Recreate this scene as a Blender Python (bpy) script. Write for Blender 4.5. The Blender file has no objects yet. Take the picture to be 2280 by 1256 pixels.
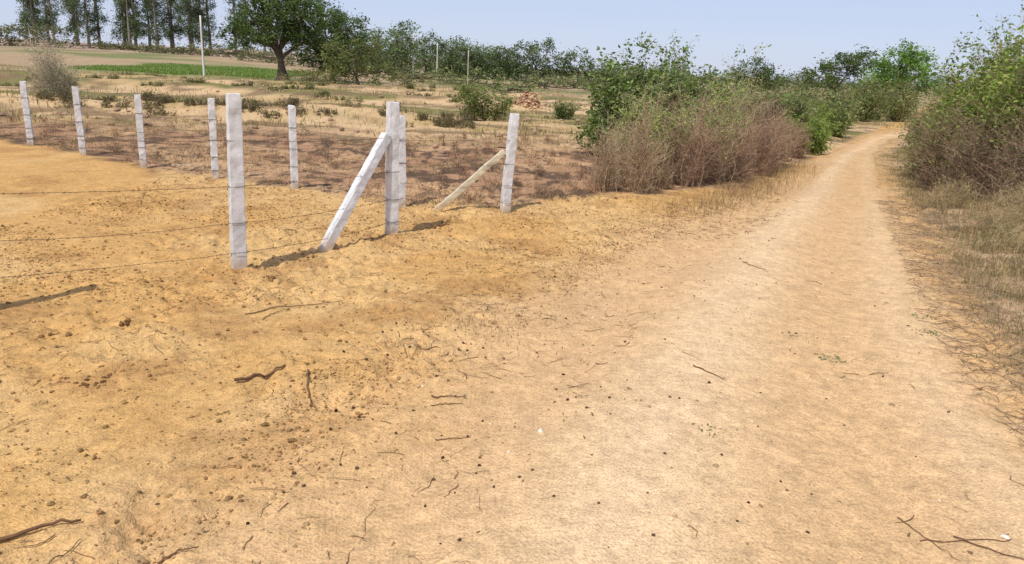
import bpy, math
import numpy as np
from mathutils import Matrix, Vector
rng=np.random.default_rng(7)
scene=bpy.context.scene
COL=scene.collection
# ---------------------------------------------------------------- noise
TAB=np.random.default_rng(3).random((256,256))
def vn(x,y):
    xi=np.floor(x).astype(int);yi=np.floor(y).astype(int)
    fx=x-xi;fy=y-yi;fx=fx*fx*(3-2*fx);fy=fy*fy*(3-2*fy)
    a=TAB[xi&255,yi&255];b=TAB[(xi+1)&255,yi&255];c=TAB[xi&255,(yi+1)&255];d=TAB[(xi+1)&255,(yi+1)&255]
    return (a*(1-fx)+b*fx)*(1-fy)+(c*(1-fx)+d*fx)*fy
def fbm(x,y,o=4,s=0.0):
    t=0;a=1;n=0
    for i in range(o):
        t=t+a*vn(x*0.877+y*0.48+s+17*i,-x*0.48+y*0.877+s*1.7+31*i);n+=a;a*=.5;x=x*2.03;y=y*2.03
    return t/n
def ss(a,b,x):
    t=np.clip((x-a)/(b-a),0,1);return t*t*(3-2*t)
# ---------------------------------------------------------------- layout curves
LY=[-30,2,3.4,5.5,7.9,11.1,17.2,26,30,33,37,45,140];LX=[-1.6,-1.0,-.5,.5,1.75,3.75,7.1,12.2,15.6,19.8,27,40,200]
RY=[-30,2,3.9,5.4,7.6,13.5,18,24,27,30,34,42,137];RX=[2.2,2.45,2.85,3.35,4.2,6.55,8.5,11.8,14.6,18.9,27.2,40,200]
BX=[-60,-8.32,-6.97,-5.49,-4.13,-2.88,-1.36,-.13,1.1,2.3,3.6,5.2,7.4,12,60];BY=[40,12.6,11.8,10.8,10.05,9.45,8.75,8.85,10.0,10.9,11.6,14.3,18,26,110]
def road_l(y): return np.interp(y,LY,LX)
def road_r(y): return np.interp(y,RY,RX)
def back(x): return np.interp(x,BX,BY)
def H(x,y):
    x=np.asarray(x,float);y=np.asarray(y,float)
    z=.05*(fbm(x*.35,y*.35,3)-.5)
    L=road_l(y);R=road_r(y)
    on=ss(-.4,.3,x-L)*ss(-.3,.4,R-x)
    rough=1-.85*on
    near=1-ss(14,22,y)
    patch=.30+1.15*ss(.38,.62,fbm(x*.9,y*.9,3,77))
    z+=near*rough*(.045*(fbm(x*2.2,y*2.2,3,5)-.5)+.056*patch*(fbm(x*7,y*7,3,9)-.5))
    z+=near*(.14+.86*rough)*.026*(fbm(x*24,y*24,2,2)-.5)*patch
    z-=near*rough*.018*patch*(1-np.abs(fbm(x*3.1,y*3.1,3,19)*2-1)*6).clip(0,1)
    w=(x-L)/(R-L)
    z+=near*on*(.025*np.exp(-((w-.40)/.14)**2)-.028*np.exp(-((w-.14)/.10)**2)-.030*np.exp(-((w-.70)/.11)**2))
    z+=.07*on*np.exp(-((y-16.5)/2.)**2)
    fld=ss(0,1.2,y-back(x))*(x<R)
    z+=fld*(.14*(fbm(x*1.3,y*1.3,3,4)-.5))*(1-ss(40,70,y))
    z+=fld*.25*(fbm(x*.25,y*.25,3,14)-.5)*ss(14,24,y)
    wob=1.6*(fbm(x*.18,y*0+3,2,1)-.5)
    z+=.34*np.exp(-((y-21.5-wob*2-x*.08)/.8)**2)*ss(-1,-4,x)
    z+=.35*np.exp(-((y-31-wob*3+x*.15)/1.5)**2)*ss(4,-2,x)
    z+=.2*np.exp(-((y-44-wob*4)/2.)**2)*ss(6,-2,x)
    z+=ss(55,130,y)*ss(5,-45,x)*2.2+ss(60,300,y)*.6
    z+=.12*ss(.3,2.2,x-R)*ss(2,5,y)
    return z
def mix(a,b,t): return a*(1-t[...,None])+b*t[...,None]
def soilcol(x,y):
    L=road_l(y);R=road_r(y)
    n1=fbm(x*.8,y*.8,4,8);n2=fbm(x*4,y*4,3,12);n3=fbm(x*14,y*14,3,22)
    orange=np.array([.56,.325,.118]);tan=np.array([.62,.395,.195]);pale=np.array([.715,.495,.285])
    c=np.broadcast_to(orange,x.shape+(3,)).copy()
    c=mix(c,np.array([.625,.40,.17]),ss(.4,.62,n1)*.75)
    on=ss(-1.0,.5,x-L+.9*(n1-.5)+.3*(n2-.5))*ss(-.5,.3,R-x+.5*(n2-.5))
    c=mix(c,tan,on)
    w=(x-L)/(R-L)
    tr=on*np.clip(np.exp(-((w-.40-.1*(n1-.5))/.13)**2)+.5*np.exp(-((w-.86)/.08)**2),0,1)
    c=mix(c,pale,tr*(.75+.3*n2))
    lp=ss(.52,.66,fbm(x*1.1,y*1.1,4,40))*ss(1.5,.1,np.abs(x-L-.1))*ss(4.4,5.5,y)
    c=mix(c,np.array([.42,.27,.16]),lp*.4*ss(.35,.6,n3))
    c=mix(c,np.array([.36,.185,.068]),ss(.52,.68,fbm(x*2.2,y*2.2,4,60))*(1-on)*.5)
    rv=ss(-.15,.6,x-R+.5*(n2-.5))
    c=mix(c,mix(np.broadcast_to(np.array([.46,.31,.18]),c.shape),np.array([.26,.18,.10]),ss(.42,.6,n2)),rv)
    yb=y-back(x)+.7*(n2-.5)
    fld=ss(-.1,.35,yb)*(x<(L+R)/2)*ss(.1,-.5,x-L)
    fc=mix(np.broadcast_to(np.array([.39,.225,.125]),c.shape),np.array([.13,.08,.05]),ss(.44,.58,n2))
    fc=mix(fc,np.array([.55,.345,.18]),ss(.46,.60,n1)*.75*ss(.3,.5,n3))
    straw=mix(np.broadcast_to(np.array([.46,.32,.15]),c.shape),np.array([.20,.175,.065]),ss(.40,.55,fbm(x*.3,y*.45,4,30)))
    straw=mix(straw,np.array([.57,.39,.21]),ss(.46,.58,fbm(x*.15,y*.4,4,33)))
    straw=mix(straw,np.array([.19,.125,.07]),ss(.54,.64,fbm(x*.7,y*1.3,4,36))*.8)
    fc=mix(fc,straw,ss(15,19,y+3*(n1-.5)))
    far=mix(np.broadcast_to(np.array([.38,.27,.16]),c.shape),np.array([.19,.20,.08]),ss(.45,.62,fbm(x*.05,y*.12,3,50)))
    fc=mix(fc,far,ss(45,60,y))
    fc=mix(fc,np.array([.45,.31,.23]),ss(92,98,y)*ss(-10,-20,x))
    fc=mix(fc,np.array([.18,.25,.07]),ss(56,58,y+2*(n1-.5))*ss(76,73,y)*ss(-18,-20,x)*ss(-37,-33,x))
    c=mix(c,fc,fld)
    c=mix(c,far*.8,ss(35,50,y)*(1-on)*(x>L))
    c*= (0.80+.40*n3)[...,None]
    return np.clip(c,0,1)
# ---------------------------------------------------------------- mesh buffer
class Buf:
    def __init__(s): s.V=[];s.F=[];s.C=[];s.n=0
    def add(s,V,F,C,m=0):
        V=np.asarray(V,float).reshape(-1,3);C=np.asarray(C,float)
        if C.ndim==1: C=np.broadcast_to(C,V.shape)
        s.V.append(V);s.C.append(C.reshape(-1,3));s.F.append((np.asarray(F)+s.n,m));s.n+=len(V)
    def tubes(s,P,R,col,S=3,m=0):
        P=np.asarray(P,float);N,K,_=P.shape
        R=np.broadcast_to(np.asarray(R,float),(N,K))
        T=np.gradient(P,axis=1);T/=np.linalg.norm(T,axis=2,keepdims=True)+1e-9
        ref=np.where(np.abs(T[:,:1,2:3])>.8,np.array([1.,0.1,0]),np.array([0,0.05,1.]))
        ref=np.broadcast_to(ref,T.shape)
        A=np.cross(T,ref);A/=np.linalg.norm(A,axis=2,keepdims=True)+1e-9
        B=np.cross(T,A)
        ang=np.arange(S)*2*np.pi/S
        V=P[:,:,None,:]+R[:,:,None,None]*(A[:,:,None,:]*np.cos(ang)[None,None,:,None]+B[:,:,None,:]*np.sin(ang)[None,None,:,None])
        idx=np.arange(N*K*S).reshape(N,K,S)
        a=idx[:,:-1,:];b=np.roll(idx,-1,axis=2)[:,:-1,:];c=np.roll(idx,-1,axis=2)[:,1:,:];d=idx[:,1:,:]
        F=np.stack([a,b,c,d],-1).reshape(-1,4)
        col=np.asarray(col,float)
        if col.ndim==1: C=np.broadcast_to(col,V.shape)
        else: C=np.broadcast_to(col[:,None,None,:],V.shape)
        s.add(V,F,C,m)
        if S>3:
            cap=idx[:,-1,:]
            for q in range(1,S-1): s.F.append((np.stack([cap[:,0],cap[:,q],cap[:,q+1]],-1)+s.n-N*K*S,m))
    def leaves(s,P,size,col,m=1,asp=.5,droop=0.):
        P=np.asarray(P,float);N=len(P)
        size=np.broadcast_to(size,(N,))*rng.uniform(.6,1.35,N)
        d=rng.normal(size=(N,3));d[:,2]=d[:,2]*.6-droop;d/=np.linalg.norm(d,axis=1,keepdims=True)
        q=rng.normal(size=(N,3));q[:,2]+=.6;w=np.cross(d,q);w/=np.linalg.norm(w,axis=1,keepdims=True)+1e-9
        nn=np.cross(d,w)
        L=size[:,None]
        v0=P;v2=P+d*L;mid=P+d*L*.45+nn*L*.1
        v1=mid+w*L*asp*.5;v3=mid-w*L*asp*.5
        V=np.stack([v0,v1,v2,v3],1)
        F=np.arange(N*4).reshape(N,4)
        col=np.asarray(col,float)
        C=np.repeat(np.broadcast_to(col,(N,3))[:,None,:],4,1)
        s.add(V,F,C,m)
    def blades(s,x,y,z,h,wd,lean,col,m=1):
        N=len(x);a=rng.uniform(0,2*np.pi,N);b=rng.uniform(0,2*np.pi,N)
        D=np.stack([np.cos(a),np.sin(a),0*a],1);W=np.stack([np.cos(b),np.sin(b),0*b],1)
        B=np.stack([x,y,z],1);h=np.asarray(h)[:,None];lean=np.asarray(lean)[:,None];wd=np.asarray(wd)[:,None]
        M=B+D*h*lean*.35+np.array([0,0,1.])*h*.6;T=B+D*h*lean+np.array([0,0,1.])*h*np.sqrt(np.clip(1-lean**2*.6,.05,1))
        V=np.stack([B-W*wd,B+W*wd,M+W*wd*.8,M-W*wd*.8,T+W*wd*.25,T-W*wd*.25],1)
        i=np.arange(N)[:,None]*6
        F=np.concatenate([i+np.array([[0,1,2,3]]),i+np.array([[3,2,4,5]])])
        s.add(V,F,np.repeat(np.asarray(col)[:,None,:],6,1),m)
    def obj(s,name,mats,smooth=False):
        me=bpy.data.meshes.new(name)
        V=np.concatenate(s.V);C=np.concatenate(s.C)
        me.vertices.add(len(V));me.vertices.foreach_set("co",V.ravel().astype(np.float32))
        loops=np.concatenate([f.ravel() for f,_ in s.F]);tot=np.concatenate([np.full(len(f),f.shape[1]) for f,_ in s.F])
        mi=np.concatenate([np.full(len(f),m) for f,m in s.F])
        st=np.concatenate([[0],np.cumsum(tot)[:-1]])
        me.loops.add(len(loops));me.loops.foreach_set("vertex_index",loops.astype(np.int32))
        me.polygons.add(len(tot));me.polygons.foreach_set("loop_start",st.astype(np.int32))
        me.polygons.foreach_set("material_index",mi.astype(np.int32))
        me.polygons.foreach_set("use_smooth",np.full(len(tot),smooth))
        me.update(calc_edges=True)
        at=me.color_attributes.new("Col",'FLOAT_COLOR','POINT')
        at.data.foreach_set("color",np.concatenate([C,np.ones((len(C),1))],1).ravel().astype(np.float32))
        for m in mats: me.materials.append(m)
        o=bpy.data.objects.new(name,me);COL.objects.link(o);return o
# ---------------------------------------------------------------- materials
def nt(name):
    m=bpy.data.materials.new(name);m.use_nodes=True;t=m.node_tree
    for n in list(t.nodes):
        if n.type!='OUTPUT_MATERIAL': t.nodes.remove(n)
    return m,t,[n for n in t.nodes if n.type=='OUTPUT_MATERIAL'][0]
def attr(t):
    a=t.nodes.new('ShaderNodeAttribute');a.attribute_name="Col";return a
def mulnoise(t,colsock,scale,lo,hi,detail=4,rough=.6):
    tc=t.nodes.new('ShaderNodeTexCoord');n=t.nodes.new('ShaderNodeTexNoise');n.inputs['Scale'].default_value=scale;n.inputs['Detail'].default_value=detail;n.inputs['Roughness'].default_value=rough
    t.links.new(tc.outputs['Object'],n.inputs['Vector'])
    mr=t.nodes.new('ShaderNodeMapRange');mr.inputs['From Min'].default_value=.3;mr.inputs['From Max'].default_value=.7;mr.inputs['To Min'].default_value=lo;mr.inputs['To Max'].default_value=hi
    t.links.new(n.outputs['Fac'],mr.inputs['Value'])
    vm=t.nodes.new('ShaderNodeVectorMath');vm.operation='SCALE';t.links.new(colsock,vm.inputs[0]);t.links.new(mr.outputs[0],vm.inputs['Scale'])
    return vm.outputs[0],n
def soil_mat():
    m,t,o=nt("soil");a=attr(t)
    c,n1=mulnoise(t,a.outputs['Color'],95,.72,1.22,2)
    c,n2=mulnoise(t,c,24,.86,1.12,3,.55)
    b=t.nodes.new('ShaderNodeBsdfPrincipled');b.inputs['Roughness'].default_value=.95;b.inputs['Specular IOR Level'].default_value=.1
    t.links.new(c,b.inputs['Base Color'])
    bp=t.nodes.new('ShaderNodeBump');bp.inputs['Strength'].default_value=.9;bp.inputs['Distance'].default_value=.010
    t.links.new(n1.outputs['Fac'],bp.inputs['Height'])
    bp2=t.nodes.new('ShaderNodeBump');bp2.inputs['Strength'].default_value=.7;bp2.inputs['Distance'].default_value=.018
    t.links.new(n2.outputs['Fac'],bp2.inputs['Height']);t.links.new(bp.outputs[0],bp2.inputs['Normal'])
    t.links.new(bp2.outputs[0],b.inputs['Normal']);t.links.new(b.outputs[0],o.inputs[0]);return m
def plain_mat(name,rough=.85,nscale=20,lo=.75,hi=1.2,bump=.003):
    m,t,o=nt(name);a=attr(t);c,n=mulnoise(t,a.outputs['Color'],nscale,lo,hi)
    b=t.nodes.new('ShaderNodeBsdfPrincipled');b.inputs['Roughness'].default_value=rough;b.inputs['Specular IOR Level'].default_value=.2
    t.links.new(c,b.inputs['Base Color'])
    if bump:
        bp=t.nodes.new('ShaderNodeBump');bp.inputs['Strength'].default_value=.6;bp.inputs['Distance'].default_value=bump
        t.links.new(n.outputs['Fac'],bp.inputs['Height']);t.links.new(bp.outputs[0],b.inputs['Normal'])
    t.links.new(b.outputs[0],o.inputs[0]);return m
def leaf_mat():
    m,t,o=nt("leaf");a=attr(t)
    d=t.nodes.new('ShaderNodeBsdfPrincipled');d.inputs['Roughness'].default_value=.55;d.inputs['Specular IOR Level'].default_value=.3
    tr=t.nodes.new('ShaderNodeBsdfTranslucent');mx=t.nodes.new('ShaderNodeMixShader');mx.inputs[0].default_value=.3
    t.links.new(a.outputs['Color'],d.inputs['Base Color'])
    vm=t.nodes.new('ShaderNodeVectorMath');vm.operation='MULTIPLY';vm.inputs[1].default_value=(1.3,1.5,.6);t.links.new(a.outputs['Color'],vm.inputs[0])
    t.links.new(vm.outputs[0],tr.inputs['Color'])
    t.links.new(d.outputs[0],mx.inputs[1]);t.links.new(tr.outputs[0],mx.inputs[2]);t.links.new(mx.outputs[0],o.inputs[0]);return m
SOIL=soil_mat();BARK=plain_mat("bark",.9,15);LEAF=leaf_mat();STONE=plain_mat("stone",.95,40)
WHITE=plain_mat("whitewashed_stone",.85,11,.80,1.12,.012);WIRE=plain_mat("rusty_wire",.6,50,.7,1.2,0)
# ---------------------------------------------------------------- ground
def axis(core0,core1,d,growth,lo,hi):
    a=list(np.arange(core0,core1,d));
    s=d;v=a[-1]
    while v<hi: s*=growth;v+=s;a.append(v)
    s=d;v=a[0];b=[]
    while v>lo: s*=growth;v-=s;b.append(v)
    return np.array(b[::-1]+a)
gx=axis(-3.6,3.4,.015,1.020,-900,900)
gy=axis(1.7,5.6,.014,1.013,-60,1500)
X,Y=np.meshgrid(gx,gy,indexing='ij');Z=H(X,Y)
NX,NY=X.shape
C=soilcol(X,Y)
idx=np.arange(NX*NY).reshape(NX,NY)
Q=np.stack([idx[:-1,:-1],idx[1:,:-1],idx[1:,1:],idx[:-1,1:]],-1)
V=np.stack([X,Y,Z],-1).reshape(-1,3)
b=Buf();b.add(V,Q.reshape(-1,4),C.reshape(-1,3));b.obj("ground",[SOIL],True)
xc=(X[:-1,:-1]+X[1:,1:])/2;yc=(Y[:-1,:-1]+Y[1:,1:])/2
msk=(xc>road_l(yc)-.1+.25*(fbm(xc*2,yc*2,2,3)-.5))&(xc<road_r(yc)+.25*(fbm(xc*2,yc*2,2,7)-.5))&(yc<45)&(yc>-30)
q=Q[msk];u,inv=np.unique(q.ravel(),return_inverse=True)
b=Buf();b.add(V[u]+np.array([0,0,.004]),inv.reshape(-1,4),C.reshape(-1,3)[u]);b.obj("dirt_road",[SOIL],True)
# ---------------------------------------------------------------- clods and stones
ph=(1+5**.5)/2
IV=np.array([(-1,ph,0),(1,ph,0),(-1,-ph,0),(1,-ph,0),(0,-1,ph),(0,1,ph),(0,-1,-ph),(0,1,-ph),(ph,0,-1),(ph,0,1),(-ph,0,-1),(-ph,0,1)],float);IV/=np.linalg.norm(IV[0])
IF=np.array([(0,11,5),(0,5,1),(0,1,7),(0,7,10),(0,10,11),(1,5,9),(5,11,4),(11,10,2),(10,7,6),(7,1,8),(3,9,4),(3,4,2),(3,2,6),(3,6,8),(3,8,9),(4,9,5),(2,4,11),(6,2,10),(8,6,7),(9,8,1)])
def rocks(b,x,y,s,col,flat=.65,sink=.3,dz=0):
    N=len(x);s=np.asarray(s)
    J=IV[None]*rng.uniform(.7,1.25,(N,12,1))
    a=rng.uniform(0,6.28,N);ca,sa=np.cos(a),np.sin(a)
    st=rng.uniform(.7,1.3,(N,3));st[:,2]*=flat
    J=J*st[:,None,:]
    R=np.stack([J[...,0]*ca[:,None]-J[...,1]*sa[:,None],J[...,0]*sa[:,None]+J[...,1]*ca[:,None],J[...,2]],-1)
    P=R*s[:,None,None]+np.stack([x,y,H(x,y)+s*flat*(1-sink)*.6+dz],1)[:,None,:]
    F=(IF[None]+(np.arange(N)*12)[:,None,None]).reshape(-1,3)
    b.add(P,F,np.repeat(np.broadcast_to(col,(N,3))[:,None,:],12,1))
b=Buf()
N=85000;x=rng.uniform(-4.8,3.4,N);y=1.7+rng.random(N)**1.25*8.5
L=road_l(y);keep=rng.random(N)<np.where(x>L+.2,.05,.12+.88*ss(.38,.58,fbm(x*1.2,y*1.2,3,70)))*np.where(x<L,1,.6);x=x[keep];y=y[keep];N=len(x)
s=.0036*np.exp(rng.normal(0,.55,N))+.0015
rocks(b,x,y,np.minimum(s,.017),soilcol(x,y)*rng.uniform(.42,1.1,(N,1)))
N=420;x=rng.uniform(-4.8,.3,N);y=rng.uniform(2,8,N);k=x<road_l(y);x=x[k];y=y[k];N=len(x)
rocks(b,x,y,rng.uniform(.008,.018,N),soilcol(x,y)*rng.uniform(.4,.9,(N,1)))
for (cx,cy,n,sg,sz) in [(-2.37,4.32,3,.02,.026),(-2.63,4.12,4,.04,.022),(-1.87,5.41,3,.03,.034),(-2.14,3.49,24,.10,.014),(-2.2,5.6,14,.12,.010),(-1.15,7.1,14,.12,.010),(-1.9,6.1,12,.08,.018)]:
    x=rng.normal(cx,sg,n);y=rng.normal(cy,sg*.7,n);rocks(b,x,y,rng.uniform(.5,1.2,n)*sz,np.array([.26,.135,.055])*rng.uniform(.6,1.2,(n,1)),.6,.6)
b.obj("soil_clods",[SOIL])
b=Buf();N=150;x=np.concatenate([rng.uniform(-1.1,1.3,100),rng.uniform(-1,3.0,50)]);y=np.concatenate([rng.uniform(2.2,4.6,100),rng.uniform(3,9,50)])
rocks(b,x,y,rng.uniform(.005,.010,N),np.array([.06,.035,.02])*rng.uniform(.7,2,(N,1)),.9,.1);b.obj("goat_droppings",[STONE])
b=Buf();N=40;x=rng.uniform(-1.5,2.2,N);y=rng.uniform(2.2,6,N);rocks(b,x,y,rng.uniform(.004,.009,N),np.array([.72,.60,.43])*rng.uniform(.8,1.1,(N,1)));
rocks(b,np.array([.17,.02,1.95]),np.array([3.2,3.0,2.5]),np.array([.014,.01,.022]),np.array([.72,.64,.52]))
b.obj("pale_pebbles",[STONE])
b=Buf();n=14;x=rng.normal(-4.9,.14,n);y=rng.normal(11.1,.1,n);rocks(b,x,y,rng.uniform(.03,.07,n),np.array([.48,.33,.20])*rng.uniform(.7,1.1,(n,1)))
b.obj("stone_heap",[STONE])
b=Buf();n=260;rr=rng.random(n)**.6;aa=rng.uniform(0,6.28,n);x=.3+rr*.55*np.cos(aa)+rng.normal(0,.12,n);y=31+rr*.6*np.sin(aa)
rocks(b,x,y,rng.uniform(.02,.08,n),np.array([.56,.34,.20])*rng.uniform(.6,1.2,(n,1)),.6,0,(1-rr)*.6*rng.random(n)**.5);b.obj("rubble_pile",[STONE])
b=Buf();n=200;x=rng.uniform(-14,4,n);y=rng.uniform(14,36,n);rocks(b,x,y,rng.uniform(.03,.11,n),np.array([.40,.26,.17])*rng.uniform(.6,1.2,(n,1)));b.obj("field_stones",[STONE])
# ---------------------------------------------------------------- twigs lying on the ground
def lying(b,x,y,L,ang,r,col,bend=.25,K=6,lift=.6,S=4):
    N=len(x);t=np.linspace(-.5,.5,K)[None,:];L=np.asarray(L)[:,None]
    ca,sa=np.cos(ang)[:,None],np.sin(ang)[:,None]
    off=bend*L*(rng.normal(0,1,(N,1))*(t*t-.1)*1.2+rng.normal(0,.07,(N,K)))
    px=x[:,None]+t*L*ca-off*sa;py=y[:,None]+t*L*sa+off*ca
    pz=H(px,py)+np.asarray(r)[:,None]*lift+np.abs(rng.normal(0,.004,(N,K)))+.004
    R=np.asarray(r)[:,None]*np.linspace(1,.5,K)[None,:]
    b.tubes(np.stack([px,py,pz],-1),R,col,S)
def seg(b,p,q,r,col,bend=.1):
    p=np.array(p);q=np.array(q);c=(p+q)/2;d=q-p
    lying(b,np.array([c[0]]),np.array([c[1]]),np.array([np.hypot(*d)]),np.array([math.atan2(d[1],d[0])]),np.array([r]),np.array(col),bend,12,.7,6)
b=Buf();br=[.17,.09,.045]
for p,q_,r in [((-1.40,3.51),(-1.22,3.76),.009),((-1.09,3.73),(-.98,3.37),.006),((-.39,3.52),(-.21,3.53),.004),((-.38,3.42),(-.22,3.47),.003),((-.32,3.08),(-.16,3.14),.0025),((-1.78,2.13),(-1.52,2.32),.009),((1.09,4.06),(1.23,3.88),.004),((2.1,6.61),(2.25,6.4),.004),((1.61,2.48),(1.96,2.48),.003),((1.6,2.63),(1.69,2.35),.002),((1.75,2.5),(2.0,2.3),.003),((-1.16,2.14),(-1.05,2.2),.004),((-1.5,2.0),(-1.45,2.2),.003),((-1.75,4.6),(-1.2,5.0),.004),((-1.6,4.5),(-1.5,4.75),.003),((-.85,7.6),(-.7,7.9),.012)]:
    seg(b,p,q_,r,br,.12)
b.obj("fallen_stick",[BARK],True)
b=Buf()
N=18000;x=rng.uniform(-4.8,4,N);y=1.9+rng.random(N)**1.1*9.5
L=road_l(y);R=road_r(y);pr=np.where((x>L+.4)&(x<R-.2),.018,.24);pr=np.where(np.abs(x-L)<.8,.5*ss(3,5.5,y)+.15,pr);pr*=.10+1.5*ss(.48,.62,fbm(x*1.3,y*1.3,3,90))
k=rng.random(N)<pr;x=x[k];y=y[k];N=len(x)
lying(b,x,y,.02+.15*rng.random(N)**2.2,rng.uniform(0,6.28,N),.0009+.0024*rng.random(N)**2,np.array([.21,.12,.06])*rng.uniform(.4,1.7,(N,1)),.4,5,.5,3)
N=4200;y=1.9+rng.random(N)*9;x=road_r(y)+np.abs(rng.normal(0,.9,N))-.2
lying(b,x,y,rng.uniform(.04,.22,N),rng.uniform(0,6.28,N),rng.uniform(.0009,.0026,N),np.array([.36,.25,.15])*rng.uniform(.35,1.4,(N,1)),.4,5,.5,3)
b.obj("twig_litter",[BARK])
b=Buf();N=9000;y=1.9+rng.random(N)*11;x=np.where(rng.random(N)<.5,road_r(y)+rng.normal(.9,.6,N),road_l(y)+rng.normal(-.4,1.0,N))
k=rng.random(N)<.15+.85*ss(.45,.6,fbm(x*1.6,y*1.6,3,95));x=x[k];y=y[k];N=len(x)
b.leaves(np.stack([x,y,H(x,y)+.006],1),.02,np.array([.33,.22,.12])*rng.uniform(.4,1.5,(N,1)),1,.5)
b.obj("leaf_litter",[BARK,LEAF])
# ---------------------------------------------------------------- grass
def pick(cols,N):
    c=np.array(cols);return c[rng.integers(0,len(c),N)]*rng.uniform(.7,1.3,(N,1))
BR=[.32,.20,.11];ST=[.54,.385,.20];PU=[.18,.11,.07];OL=[.20,.19,.06];GR=[.09,.14,.03]
b=Buf()
N=110000;x=rng.uniform(-16,7,N);y=8.6+rng.random(N)**1.4*13
yb=y-back(x);k=(yb>.05)&(x<road_l(y)-.1)&(rng.random(N)<.04+.96*ss(.48,.60,fbm(x*1.6,y*1.6,3,101)));x=x[k];y=y[k];N=len(x)
hh=rng.uniform(.02,.10,N)*(1+1.2*(rng.random(N)<.06))
b.blades(x,y,H(x,y)-.01,hh,rng.uniform(.0015,.004,N),rng.uniform(.3,1.1,N),pick([BR,BR,PU,ST,ST],N))
N=60000;x=rng.uniform(-40,18,N);y=17+rng.random(N)**1.3*45
k=(x<road_l(y)-.3)&(rng.random(N)<.06+.94*ss(.48,.64,fbm(x*.5,y*.6,3,111)));x=x[k];y=y[k];N=len(x)
b.blades(x,y,H(x,y)-.01,rng.uniform(.06,.24,N),rng.uniform(.005,.012,N),rng.uniform(.2,.9,N),pick([ST,OL,BR,ST,GR],N))
b.obj("dry_grass",[BARK,LEAF])
b=Buf()
N=46000;y=2.2+rng.random(N)**.9*18;x=road_r(y)+np.abs(rng.normal(0,1.0,N))+.1
k=rng.random(N)<.15+.85*ss(.4,.6,fbm(x*1.5,y*1.5,3,121))*ss(0,.5,x-road_r(y));x=x[k];y=y[k];N=len(x)
b.blades(x,y,H(x,y)-.01,rng.uniform(.04,.26,N)*ss(-.2,1.4,x-road_r(y))+.02,rng.uniform(.001,.0025,N),rng.uniform(.2,1.0,N),pick([BR,ST,ST,PU,OL,GR],N))
N=4500;y=4.+rng.random(N)*9;x=road_l(y)+rng.normal(-.35,.4,N);k=rng.random(N)<ss(.45,.6,fbm(x*2,y*2,3,131));x=x[k];y=y[k];N=len(x)
b.blades(x,y,H(x,y)-.005,rng.uniform(.02,.07,N),rng.uniform(.001,.002,N),rng.uniform(.4,1.,N),pick([BR,ST,PU],N))
N=3500;yy=rng.uniform(9,15,N);x=road_l(yy)-.3+rng.normal(0,.3,N);b.blades(x,yy,H(x,yy)-.005,rng.uniform(.04,.2,N),rng.uniform(.001,.0025,N),rng.uniform(.3,1.,N),pick([BR,ST,PU],N))
b.obj("verge_grass",[BARK,LEAF])
b=Buf();N=16000;x=rng.uniform(-34,-19,N);y=rng.uniform(57,74,N);b.blades(x,y,H(x,y),rng.uniform(.15,.3,N),rng.uniform(.02,.04,N),rng.uniform(.1,.5,N),pick([[.18,.26,.06],[.26,.31,.09]],N));b.obj("green_crop",[BARK,LEAF])
b=Buf()
for cx,cy,n in [(2.06,4.39,50),(.99,3.26,18),(1.95,4.75,30),(2.95,4.95,60),(3.0,4.5,20),(3.1,5.3,40)]:
    x=rng.normal(cx,.05,n);y=rng.normal(cy,.035,n);b.leaves(np.stack([x,y,H(x,y)+.008],1),.022,pick([[.17,.21,.09],[.24,.24,.12]],n),1,.5)
b.obj("seedlings",[BARK,LEAF])
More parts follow.
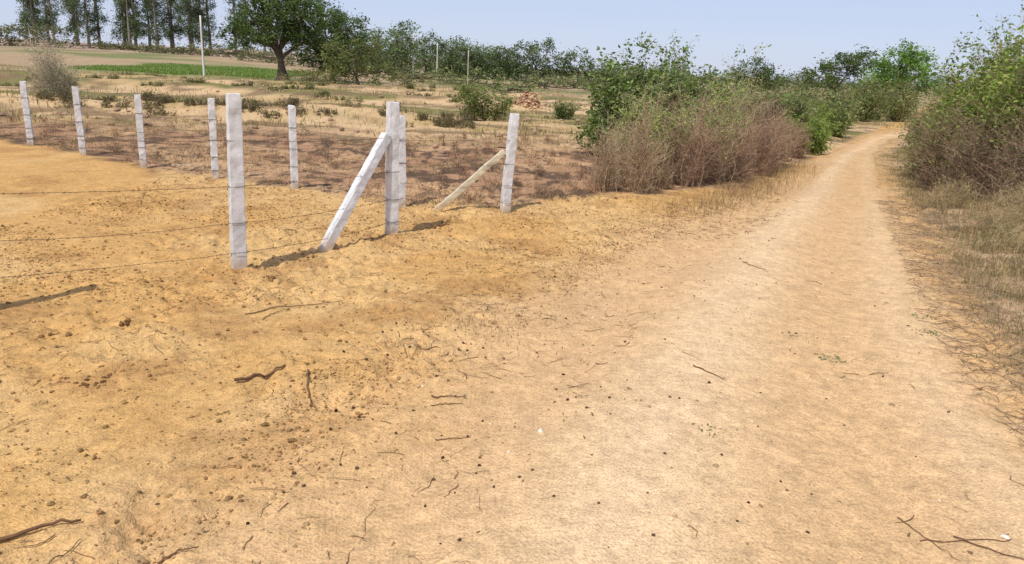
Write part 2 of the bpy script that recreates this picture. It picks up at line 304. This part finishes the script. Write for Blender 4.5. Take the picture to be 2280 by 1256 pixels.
# ---------------------------------------------------------------- shrubs
def shrub(name,x,y,w,h,nst=40,ntw=500,nleaf=3000,ls=.05,cols=None,stem=[.22,.14,.09],foot=.35,lf=.2,asp=.5,dp=None,rs=.006,rt=.002,twl=.28,buf=None,ll=0.):
    b=buf or Buf();dp=dp or w
    a=rng.uniform(0,6.28,nst);rr=np.sqrt(rng.random(nst))
    nc=max(3,int(nst/12));ci=rng.integers(0,nc,nst);ca=rng.uniform(0,6.28,nc);cr=rng.uniform(.1,.8,nc);chh=rng.uniform(.6,1.12,nc)
    tx=(rr*np.cos(a)*.5+cr[ci]*np.cos(ca[ci])*.62)*w/2*1.05;ty=(rr*np.sin(a)*.5+cr[ci]*np.sin(ca[ci])*.62)*dp/2
    th=h*rng.uniform(.55,1.0,nst)*chh[ci]*(1-.2*rr**2)
    bx=tx*foot+rng.normal(0,.04,nst);by=ty*foot+rng.normal(0,.04,nst)
    K=7;t=np.linspace(0,1,K)[None,:]
    ph=rng.normal(0,.05*h,(nst,2,1))
    px=x+bx[:,None]+(tx-bx)[:,None]*t**1.4+ph[:,0]*np.sin(t*5)+rng.normal(0,.012*h,(nst,K))*t
    py=y+by[:,None]+(ty-by)[:,None]*t**1.4+ph[:,1]*np.sin(t*4)+rng.normal(0,.012*h,(nst,K))*t
    z0=H(x+bx,y+by)-.03
    pz=z0[:,None]+th[:,None]*t
    P=np.stack([px,py,pz],-1)
    sc=np.array(stem)
    b.tubes(P,rs*rng.uniform(.6,1.3,(nst,1))*np.linspace(1,.25,K)[None,:],sc*rng.uniform(.6,1.3,(nst,1)),4)
    si=rng.integers(0,nst,ntw);tt=rng.uniform(lf,1,ntw)*(K-1.001);i0=tt.astype(int);f=(tt-i0)[:,None]
    S0=P[si,i0]*(1-f)+P[si,i0+1]*f
    d=rng.normal(size=(ntw,3));d[:,2]=np.abs(d[:,2])*.7+.25;d/=np.linalg.norm(d,axis=1,keepdims=True)
    ln=twl*h*rng.uniform(.3,1.1,ntw)
    k=np.linspace(0,1,4)[None,:,None]
    TP=S0[:,None,:]+d[:,None,:]*ln[:,None,None]*k+rng.normal(0,1,(ntw,4,3))*(ln*.07)[:,None,None]*k
    b.tubes(TP,rt*np.linspace(1,.5,4)[None,:],sc*rng.uniform(.6,1.7,(ntw,1)),3)
    if nleaf:
        ok=np.where(tt/(K-1)>=ll)[0];ti=ok[rng.integers(0,len(ok),nleaf)];u=rng.uniform(.1,1.05,nleaf)[:,None]
        LP=TP[ti,0]+(TP[ti,3]-TP[ti,0])*u+rng.normal(0,ls*.5,(nleaf,3))
        tone=(rng.uniform(.6,1.35,nst)[si])[ti][:,None]
        b.leaves(LP,ls,pick(cols,nleaf)*tone,1,asp)
    if buf is None: return b.obj(name,[BARK,LEAF])
DRYG=[[.38,.29,.17],[.28,.25,.11],[.38,.27,.16]]
for (x,y,w,h) in [(1.25,10.5,.6,1.15),(1.75,10.7,.6,1.45),(1.6,11.2,.8,1.4),(2.1,11.2,.5,1.1)]:
    shrub("dry_bush",x,y,w,h,50,760,420,.03,DRYG,[.37,.265,.165],.6,.1,twl=.2,rt=.0019)
for (x,y,w,h) in [(2.6,11.6,.9,1.3),(3.1,12.0,.9,1.65),(3.6,12.4,.9,1.35),(4.2,13.2,1.2,1.7),(4.8,14.4,1.1,1.3),(3.3,12.9,1.3,1.8),(5.5,15.6,1.1,1.15),(4.3,14.8,1.4,1.7),(2.5,12.3,1.1,1.5),(6.1,16.6,1.,.9)]:
    shrub("dry_bush",x,y,w,h,60,1150,640,.03,DRYG,[[.35,.235,.155],[.38,.26,.17],[.31,.19,.13]][rng.integers(3)],.6,.08,twl=.26,rt=.0022)
for (x,y,w,h) in [(2.1,11.4,.8,1.9),(2.9,12.4,1.2,2.1),(1.6,12,.6,1.8),(3.9,13.6,1.,2.1),(3.4,12.2,1.,1.9),(2.6,11.9,1,1.8)]:
    shrub("tall_weed",x,y,w,h,18,300,1300,.045,[[.24,.32,.07],[.30,.35,.10],[.36,.34,.13]],[.5,.44,.27],.5,.4,twl=.14,rt=.002,rs=.005)
for (x,y,w,h) in [(1.9,15.6,1.2,2.4),(3.0,16,1.5,2.55),(4.3,16.8,1.6,2.3),(5.7,18.5,2.,1.7),(2.6,18,1.6,2.7),(4.1,19.5,1.8,2.6)]:
    shrub("leafy_bush",x,y,w,h,34,520,5000,.10,[[.16,.225,.065],[.22,.28,.09],[.11,.16,.04]],[.34,.27,.17],.5,.1,twl=.18,rt=.004)
for (x,y,w,h) in [(6.9,17.7,.9,.95),(6.4,18.3,1.2,1.0),(7.6,19.5,1.,.9),(6.2,17,.8,.7),(8.6,21.6,1.1,1.0)]:
    shrub("roadside_weed",x,y,w,h,30,400,2400,.06,[[.17,.25,.04],[.22,.29,.06]],[.3,.25,.12],.5,.05)
for (x,y,w,h) in [(9.6,23.6,2.,1.2),(11,27,2.5,1.4),(8,23,2.5,1.1),(13.6,32.8,2.4,1.6),(10,30,3,1.3),(16,34.6,2.6,2.0),(18.2,36.2,2.8,2.1),(13,36,3,1.8),(15,33.6,1.8,1.3)]:
    shrub("leafy_bush",x,y,w,h,36,600,4500,.10,[[.17,.22,.06],[.13,.17,.05],[.28,.26,.11]],[.35,.27,.17],.6,.05,rt=.004)
for (x,y,w,h) in [(7.4,13.5,1.3,1.45),(8.5,14.8,1.6,1.7),(7.1,11.9,1.1,1.5),(9.6,17.2,1.8,1.6),(11.0,20.0,2.0,1.5),(13.2,23.4,2.0,1.6),(16.6,26.6,2.5,1.9),(15.6,27.4,1.4,1.4)]:
    shrub("bramble_bush",x,y,w,h,70,1300,4600,.055,[[.20,.255,.06],[.15,.205,.045],[.32,.28,.13]],[.30,.21,.135],.6,.1,rt=.0028)
for (x,y,w,h) in [(6.9,10.3,1.3,1.6),(7.0,9.2,1.2,1.45),(7.7,10.0,1.4,1.8),(6.6,11,1.0,1.3),(6.9,12.2,1.0,1.2)]:
    shrub("bramble_bush",x,y,w,h,90,2100,1100,.04,[[.17,.21,.06],[.30,.24,.13]],[.27,.185,.12],.6,.06,rt=.0028,ll=.5)
for (x,y,w,h) in [(7.5,11,1.4,2.8),(8.3,11.2,1.7,2.9),(8.2,9.9,1.6,2.8),(7.9,13.0,1.4,2.8),(8.5,13.6,1.5,2.9),(9.6,15.5,1.8,2.8),(7.5,10,1.0,2.5),(7.5,12.2,1.0,2.5)]:
    shrub("leafy_bush",x,y,w,h,46,1000,7600,.07,[[.21,.29,.05],[.16,.225,.04],[.29,.34,.09]],[.3,.21,.12],.6,.2,rt=.003,ll=.35)
shrub("leafy_bush",7.5,13.1,.5,3.1,8,90,500,.08,[[.16,.23,.04]],[.25,.18,.1],.6,.5,rt=.003,twl=.1)
for (x,y,w,h) in [(5.6,8.6,1.2,.5),(5.3,7.5,1.2,.4),(6.2,9.2,1.3,.8),(5.0,6.6,1.2,.3),(4.6,5.6,1.,.2),(6.0,10.3,1.,.5)]:
    shrub("dry_bush",x,y,w,h,90,900,900,.022,[[.34,.27,.12],[.20,.22,.07]],[.40,.29,.16],.8,.1,rt=.0014,rs=.002)
shrub("green_bush",-1.1,23.2,2.4,1.3,50,700,4400,.075,[[.18,.24,.06],[.12,.17,.04],[.28,.27,.11]],[.24,.16,.11],.5,.05)
shrub("green_bush",1.6,27,1.7,.8,30,400,2500,.07,[[.14,.18,.05],[.2,.23,.08]],[.2,.13,.09],.5,.05)
shrub("dead_bush",-13.4,22,1.5,2.1,80,1600,1300,.055,[[.36,.34,.20],[.28,.29,.15]],[.42,.36,.25],.5,.15,rt=.0035)
shrub("dead_bush",-14.6,23.5,1.5,1.2,80,1200,300,.05,DRYG,[.33,.25,.17],.5,.1,rt=.004)
b=Buf()
for i in range(46):
    x=rng.uniform(-13,-1.2);y=21.2+x*.08+rng.normal(0,.7)
    shrub("",x,y,rng.uniform(.5,1.5),rng.uniform(.12,.40),24,160,380,.05,[[.10,.11,.04],[.18,.14,.07],[.24,.18,.10]],[.2,.13,.08],.9,.05,dp=.6,rt=.003,buf=b)
for i in range(45):
    x=rng.uniform(-26,-1);y=rng.choice([31.,43.])-x*.12+rng.normal(0,1.6)
    shrub("",x,y,rng.uniform(.6,2.2),rng.uniform(.12,.4),20,100,360,.08,[[.13,.15,.05],[.20,.19,.08],[.28,.22,.12]],[.2,.13,.08],.9,.05,dp=.8,rt=.004,buf=b)
b.obj("low_scrub",[BARK,LEAF])
b=Buf()
for i in range(420):
    x=rng.uniform(-12,4.5);y=9.0+rng.random()**1.3*9
    if y<back(x)+.2 or x>road_l(y)-.4: continue
    shrub("",x,y,rng.uniform(.2,.7),rng.uniform(.06,.30),9,34,14,.03,[[.25,.17,.09],[.3,.22,.12]],[[.27,.16,.10],[.15,.095,.06],[.42,.29,.17],[.33,.17,.10]][rng.integers(4)],rs=.004,rt=.002,twl=.55,buf=b)
b.obj("field_weeds",[BARK,LEAF])
# ---------------------------------------------------------------- trees
def tree(b,x,y,th,tr,blobs,ncl,nlf,ls,cols,cl_r=.35,bark=[.10,.075,.055],asp=.5,droop=0.):
    z0=float(H(np.array([x]),np.array([y]))[0])-.1
    K=8;t=np.linspace(0,1,K)
    P=np.stack([x+.12*np.sin(t*3+x)*t,y+.1*np.sin(t*4+y)*t,z0+th*t],-1)[None]
    R=(tr*(1.35*(1-t)**3+1-.35*t))[None]*.8
    b.tubes(P,R,np.array(bark),8)
    BL=np.array([[x+q[0],y+q[1],z0+q[2]] for q in blobs])
    nb=len(BL);k=np.linspace(0,1,7)[None,:,None]
    st=P[0,rng.integers(K-3,K,nb)]
    mid=(st+BL)/2+rng.normal(0,.2,(nb,3));LP=(1-k)**2*st[:,None]+2*k*(1-k)*mid[:,None]+k*k*BL[:,None]
    b.tubes(LP,tr*.5*np.linspace(1,.3,7)[None,:],np.array(bark),6)
    for i,q in enumerate(blobs):
        r=np.array(q[3:6]);vol=max(.3,r[0]*r[2])
        n=int(ncl*vol)+2;d=rng.normal(size=(n,3));d/=np.linalg.norm(d,axis=1,keepdims=True)
        rad=rng.uniform(.35,1.08,n)**.6
        Cn=BL[i]+d*r*rad[:,None]
        kk=np.linspace(0,1,4)[None,:,None]
        TP=BL[i]+(Cn-BL[i])[:,None,:]*kk+rng.normal(0,.06,(n,4,3))*kk
        b.tubes(TP,tr*.10*np.linspace(1,.4,4)[None,:],np.array(bark),3)
        m=rng.integers(0,n,n*nlf);sz=rng.uniform(.5,1.3,n)[m][:,None]*cl_r
        off=rng.normal(0,1,(n*nlf,3))*sz*np.array([.6,.6,.42]);off[:,2]-=droop*np.abs(rng.normal(0,1,n*nlf))*cl_r
        tone=rng.uniform(.6,1.35,n)[m][:,None]
        b.leaves(Cn[m]+off,ls,pick(cols,n*nlf)*tone,1,asp,droop)
G1=[[.10,.145,.04],[.13,.18,.055],[.07,.105,.03]]
b=Buf();bl=[(-3.0,0,2.9,1.2,1.5,.9),(-1.9,.5,3.9,1.6,1.6,1.2),(0,0,4.8,1.8,1.8,1.4),(1.6,-.2,4.3,1.6,1.6,1.4),(.3,.4,6.4,1.7,1.5,1.1),(-1.4,0,5.9,1.5,1.4,1.1),(-.6,-.8,3.3,1.4,1.,.8),(1.9,.3,3.0,1.2,1.2,1.0),(.6,.6,3.4,1.3,1,.9)]
tree(b,-16.7,53.5,2.2,.30,bl,24,40,.19,G1,.42);b.obj("acacia_tree",[BARK,LEAF])
b=Buf();bl=[(0,0,2.8,1.7,1.5,1.4),(1.3,0,3.8,1.5,1.5,1.3),(-.6,.3,4.8,1.5,1.4,1.2),(1.9,.3,2.2,1.1,1.,1.2),(.4,0,1.5,1.5,1.3,1.1),(-1.2,0,2.2,1.2,1,1.3)]
tree(b,-14.1,57,1.2,.2,bl,24,40,.19,G1,.42);b.obj("broadleaf_tree",[BARK,LEAF])
b=Buf();bl=[(0,0,1.4,1.5,1.3,1.1),(1.5,0,1.0,1.1,1.1,.9),(-1.2,0,2.2,1.1,1.,1.),(.5,0,2.5,1.1,1.,.7),(-1.6,0,1.2,.9,.9,.9)]
tree(b,-10.6,49.5,.8,.12,bl,24,44,.13,[[.17,.20,.06],[.12,.15,.045],[.23,.22,.09]],.36);b.obj("thorn_thicket",[BARK,LEAF])
for (x,y) in [(-14.4,50),(-12.9,50.5),(-8.2,52)]:
    b=Buf();tree(b,x,y,.3,.06,[(0,0,.5,1.4,1,.45),(1,0,.4,1,1,.4)],26,36,.12,[[.16,.17,.06],[.26,.22,.11]],.28);b.obj("low_thicket",[BARK,LEAF])
def mass(name,items,cols=G1,ls=.26,ncl=5,nlf=34,cl=.6):
    b=Buf()
    for (x,y,w,h) in items:
        n=max(3,int(w/1.6));bl=[]
        for i in range(n):
            bl.append(((i/(n-1)-.5)*w*.8+rng.normal(0,.2),rng.normal(0,.6),h*rng.uniform(.40,.78),w/n*1.0,1.3,h*rng.uniform(.22,.36)))
            bl.append(((i/(n-1)-.5)*w*.9,rng.normal(0,.6),h*.25,w/n,1.2,h*.25))
        tree(b,x,y,h*.4,.15,bl,ncl,nlf,ls,cols,cl)
    return b.obj(name,[BARK,LEAF])
FG=[[.15,.19,.085],[.18,.225,.10],[.12,.155,.07]]  # far greens, paled: distance haze put into the leaf colour
mass("distant_treeline",[(-15.5,82,7,5.6),(-12.5,75,3.4,6.0),(-11,88,6,4.9),(-8.5,92,5,4.6),(-5.5,92,5,4.3),(-2.5,95,5,4.2),(-8,100,9,4.7)],FG,ncl=8)
mass("distant_orchard",[(-.8,92,3.4,4.5),(1.7,92,2.8,4.8),(4.2,93,3.,4.2),(6.8,93,2.8,4.4),(9.5,95,2.6,3.4),(-3.3,96,3,3.7),(12,97,2.6,3.2)],FG,.3,7,26,.5)
mass("distant_hedge",[(38,118,8,3),(46,120,8,3.2),(53,122,8,2.8),(30,120,6,2.6),(20,110,7,3.),(62,125,10,3.6),(74,128,12,3.8),(15,105,6,2.4)],FG,.35,3.5,30,.8)
mass("scrub_row",[(-4,62,5,1.2),(2,64,6,1.1),(8,60,5,1.2),(-8.5,66,5,1.4),(14,58,5,1.3),(5,72,9,1.3),(-1,50,3,.8),(9,45,4,1.0),(14,50,5,1.3),(19,56,6,1.6)],[[.19,.21,.08],[.27,.25,.12],[.13,.16,.06]],.2,8,26,.4)
mass("field_hedge",[(-62,98,9,2.6),(-52,100,8,1.2),(-72,98,9,3),(-44,97,8,1.3),(-36,97,8,1.6),(-30,92,6,1.6),(-24,88,5,2.2)],[[.15,.17,.08],[.21,.19,.10]],.3,6,26,.6)
G2=[[.17,.28,.05],[.21,.34,.07],[.13,.22,.04]]
b=Buf();tree(b,19.5,40,1.2,.12,[(0,0,2.6,1.3,1.3,1.1),(1.0,0,2.3,1.,1.1,.9),(-1.1,0,2.1,.9,1.,.8),(.3,0,3.3,.8,.8,.6),(-.5,0,1.3,1.4,1,.8)],36,44,.14,G2,.33);b.obj("neem_tree",[BARK,LEAF])
b=Buf();tree(b,20.5,50,1.2,.12,[(0,0,2.5,1.3,1.3,1.),(1.2,0,2.9,1.2,1.1,.9),(-1.2,0,2.,1.,1.,.8)],30,40,.16,G1,.36);b.obj("broadleaf_tree",[BARK,LEAF])
b=Buf();tree(b,13.4,45,1.0,.1,[(0,0,2.1,1.2,1.1,.8),(.8,0,1.8,.9,.9,.7),(-.8,0,1.7,.8,.9,.6)],34,40,.13,G1,.32);b.obj("broadleaf_tree",[BARK,LEAF])
def euc(name,items):
    b=Buf()
    for (x,y,h) in items:
        bl=[];n=rng.integers(7,11)
        for i in range(n):
            f=i/(n-1);bl.append((rng.normal(0,.6),rng.normal(0,.5),h*(.22+.75*f),rng.uniform(.6,1.25)*(1.15-.5*f),.9,h*.085))
        tree(b,x,y,h*.92,.13,bl,10,40,.29,[[.115,.15,.075],[.09,.12,.06],[.155,.185,.10]],.48,[.26,.21,.17],.3,.5)
    b.obj(name,[BARK,LEAF])
euc("eucalyptus_grove",[(-57+i*1.15+rng.normal(0,.4),103+rng.uniform(-5,7),rng.uniform(10,13)) for i in range(17)]+[(-70+i*1.3,106+rng.uniform(-4,6),rng.uniform(9,13)) for i in range(7)]+[(-40+i*3,118+rng.uniform(-3,3),rng.uniform(7,9)) for i in range(5)])
# ---------------------------------------------------------------- poles
def pole(name,x,y,h,r,col=[.62,.58,.52],arm=True):
    b=Buf();z=float(H(np.array([x]),np.array([y]))[0]);t=np.linspace(0,1,6)
    b.tubes(np.stack([x+0*t,y+0*t,z-.2+(h+.2)*t],-1)[None],(r*(1-.35*t))[None],np.array(col),8)
    if arm:
        b.tubes(np.array([[[x-.35,y,z+h-.25],[x,y-.0,z+h-.25],[x+.35,y,z+h-.25]]]),r*.35,np.array([.3,.28,.25]),6)
        for s_ in(-.3,0,.3): b.tubes(np.array([[[x+s_,y,z+h-.22],[x+s_,y,z+h-.15],[x+s_,y,z+h-.08]]]),r*.3,np.array([.5,.45,.4]),6)
    return b.obj(name,[STONE],True)
pole("utility_pole",-22.8,55,4.1,.085,[.72,.68,.62],False)
pole("utility_pole",-10.6,75,4.2,.09);pole("utility_pole",-8.6,78,3.6,.08,arm=False)
pole("wooden_pole",-4.2,60,2.7,.06,[.5,.42,.32],False);pole("wooden_pole",4.4,24,1.0,.03,[.5,.42,.32],False)
pole("wooden_pole",33,70,3.4,.07,[.4,.36,.3],False)
# ---------------------------------------------------------------- fence
def postmesh(p0,p1,w0,w1,yaw,seed,col=(.72,.71,.69)):
    rg=np.random.default_rng(seed);p0=np.array(p0,float);p1=np.array(p1,float)
    ax=p1-p0;Ln=np.linalg.norm(ax);ax/=Ln
    s=np.array([math.cos(yaw),math.sin(yaw),0]);s-=ax*s.dot(ax);s/=np.linalg.norm(s);f=np.cross(ax,s)
    K=30;t=np.linspace(0,1,K);c=.09
    prof=np.array([(-1+c,-1),(0,-1.01),(1-c,-1),(1,-1+c),(1.01,0),(1,1-c),(1-c,1),(0,1.01),(-1+c,1),(-1,1-c),(-1.01,0),(-1,-1+c)])
    V=[];cc=[]
    dr=np.cumsum(rg.normal(0,.0013,(K,2)),0);dr-=dr.mean(0)
    for i in range(K):
        w=(w0+(w1-w0)*t[i])/2
        if i==K-1: w*=.93
        j=prof*w+rg.normal(0,.0013,(12,2))+dr[i]
        P=p0+ax*Ln*t[i];V.append(P+j[:,:1]*s+j[:,1:]*f+rg.normal(0,.004 if i==K-1 else 0,(12,1))*ax)
        zz=V[-1][:,2];st=np.clip(1-(zz-.0)/.14,0,1)[:,None]*.8
        base=np.array(col)*rg.uniform(.84,1.04,(12,1));cc.append(base*(1-st)+np.array([.52,.36,.2])*st)
    V=np.concatenate(V);idx=np.arange(K*12).reshape(K,12)
    F=np.stack([idx[:-1],np.roll(idx,-1,1)[:-1],np.roll(idx,-1,1)[1:],idx[1:]],-1).reshape(-1,4)
    b=Buf();b.add(V,F,np.concatenate(cc));b.F.append((idx[-1:],0));return b
def parent(o,pa): o.parent=pa
def ties(P,hs,w,yaw):
    b=Buf()
    for h_ in hs:
        a=np.linspace(0,2*np.pi,33)+yaw;r=w*.5/np.maximum(np.abs(np.cos(a-yaw)),np.abs(np.sin(a-yaw)))*1.03+.001
        tl=rng.normal(0,.08)
        b.tubes(np.stack([P[0]+r*np.cos(a),P[1]+r*np.sin(a),P[2]+h_+tl*w*np.sin(a)],-1)[None],.0022,np.array([.13,.09,.07]),5)
        a0=yaw+math.pi+rng.uniform(.3,1.2);e=np.array([P[0]+w*.56*math.cos(a0),P[1]+w*.56*math.sin(a0),P[2]+h_])
        b.tubes(np.array([[e,e+[-.01,-.008,-.012],e+[-.016,-.01,-.03]]]),.0022,np.array([.13,.09,.07]),4)
    return b.obj("wire_ties",[WIRE],True)
NEAR=[.14,.38,.67,1.02]
POST=[("A",-2.2,5.72,1.365,.112,.10),("B",-1.22,7.21,1.277,.108,.10),("C",-.13,8.71,1.138,.10,.09),("D",-1.36,8.69,1.055,.095,.088),("E",-2.88,9.56,1.056,.09,.085),("F",-4.13,10.12,1.065,.09,.085),("G",-5.49,10.87,1.03,.092,.088),("H",-6.97,11.9,1.044,.095,.09),("I",-8.32,12.71,1.05,.095,.09),("J",-9.8,13.65,1.05,.095,.09),("K",-11.2,14.5,1.05,.095,.09),("L",-3.42,4.3,1.36,.10,.09)]
TOPX={"A":.04,"B":.009,"C":.065,"I":0.0}
PD={}
for i,(n,x,y,h,w0,w1) in enumerate(POST):
    yaw=math.radians(30 if n in"ABL" else 24)
    o=postmesh((x,y,-.12),(x+TOPX.get(n,0),y,h),w0,w1,yaw,i+10).obj("fence_post",[WHITE],False)
    hs=[q*h/1.365+(.12 if n=="L" else 0) for q in NEAR];PD[n]=(x,y,h,hs)
    t=ties((x+TOPX.get(n,0)*.5,y,0),hs,(w0+w1)/2,yaw);parent(t,o)
    if n=="B":
        br=postmesh((-1.73,6.44,-.06),(-1.26,7.15,.97),.088,.085,math.radians(50),77).obj("brace",[WHITE],False);parent(br,o)
    if n=="C":
        br=postmesh((-.97,8.6,-.05),(-.17,8.70,.70),.065,.06,math.radians(10),78,(.62,.54,.38)).obj("brace",[WHITE],False);parent(br,o)
b=Buf()
def wire(p,q,sag):
    p=np.array(p);q=np.array(q);Ln=np.linalg.norm(q-p);K=max(8,int(Ln/.03));t=np.linspace(0,1,K)[:,None]
    P=p+(q-p)*t;P[:,2]-=(4*sag*t*(1-t))[:,0];P+=np.cumsum(rng.normal(0,.0008,(K,3)),0)*np.sin(t*np.pi)
    for s_ in(0,math.pi):
        a=np.linspace(0,Ln/.05*6.28,K)+s_
        b.tubes((P+np.stack([0*a,np.cos(a)*.0018,np.sin(a)*.0018],1))[None],.0014,np.array([.16,.10,.065]),3)
    nb=int(Ln/.11);ii=(np.linspace(.02,.98,nb)*(K-1)).astype(int)
    for s_ in range(2):
        d=rng.normal(size=(nb,3));d/=np.linalg.norm(d,axis=1,keepdims=True)
        k=np.linspace(-1,1,3)[None,:,None];b.tubes(P[ii][:,None,:]+d[:,None,:]*.014*k,.0012,np.array([.16,.10,.065]),3)
def run(a,c,n=4):
    A=PD[a];B_=PD[c]
    for k in range(n): wire((A[0],A[1]-.055,A[3][k]),(B_[0],B_[1]-.055,B_[3][k]),rng.uniform(.01,.035))
for a,c in [("L","A"),("A","B"),("D","C"),("D","E"),("E","F"),("F","G"),("G","H"),("H","I"),("I","J"),("J","K")]: run(a,c)
b.obj("barbed_wire",[WIRE])
# ---------------------------------------------------------------- light, sky, camera
EL=math.radians(58);SH=math.radians(30)
d=Vector((math.sin(SH)*math.cos(EL),math.cos(SH)*math.cos(EL),-math.sin(EL)))
l=bpy.data.lights.new("sun",'SUN');l.energy=3.75;l.angle=math.radians(1.0);l.color=(1,.96,.89)
lo=bpy.data.objects.new("sun",l);COL.objects.link(lo);lo.rotation_euler=d.to_track_quat('-Z','Y').to_euler()
w=bpy.data.worlds.new("World");scene.world=w;w.use_nodes=True;t=w.node_tree;bg=t.nodes['Background']
sk=t.nodes.new('ShaderNodeTexSky');sk.sky_type='NISHITA';sk.sun_disc=False;sk.sun_elevation=EL;sk.sun_rotation=math.atan2(-d.x,-d.y)
sk.air_density=1.0;sk.dust_density=.3;sk.ozone_density=3.0
mxn=t.nodes.new('ShaderNodeMix');mxn.data_type='RGBA';mxn.inputs['Factor'].default_value=.75
t.links.new(sk.outputs[0],mxn.inputs['A']);mxn.inputs['B'].default_value=(4.9,5.5,7.6,1)
t.links.new(mxn.outputs['Result'],bg.inputs[0]);bg.inputs[1].default_value=.118
cam=bpy.data.cameras.new("camera");co=bpy.data.objects.new("camera",cam);COL.objects.link(co);scene.camera=co
cam.sensor_width=36;cam.lens=1650/2280*36;cam.clip_end=4000;cam.clip_start=.05
co.matrix_world=Matrix.Translation((0,0,1.65))@Matrix.Rotation(math.radians(90-16.16),4,'X')@Matrix.Rotation(math.radians(2.7),4,'Z')
scene.view_settings.view_transform='Standard';scene.view_settings.look='None';scene.view_settings.exposure=0
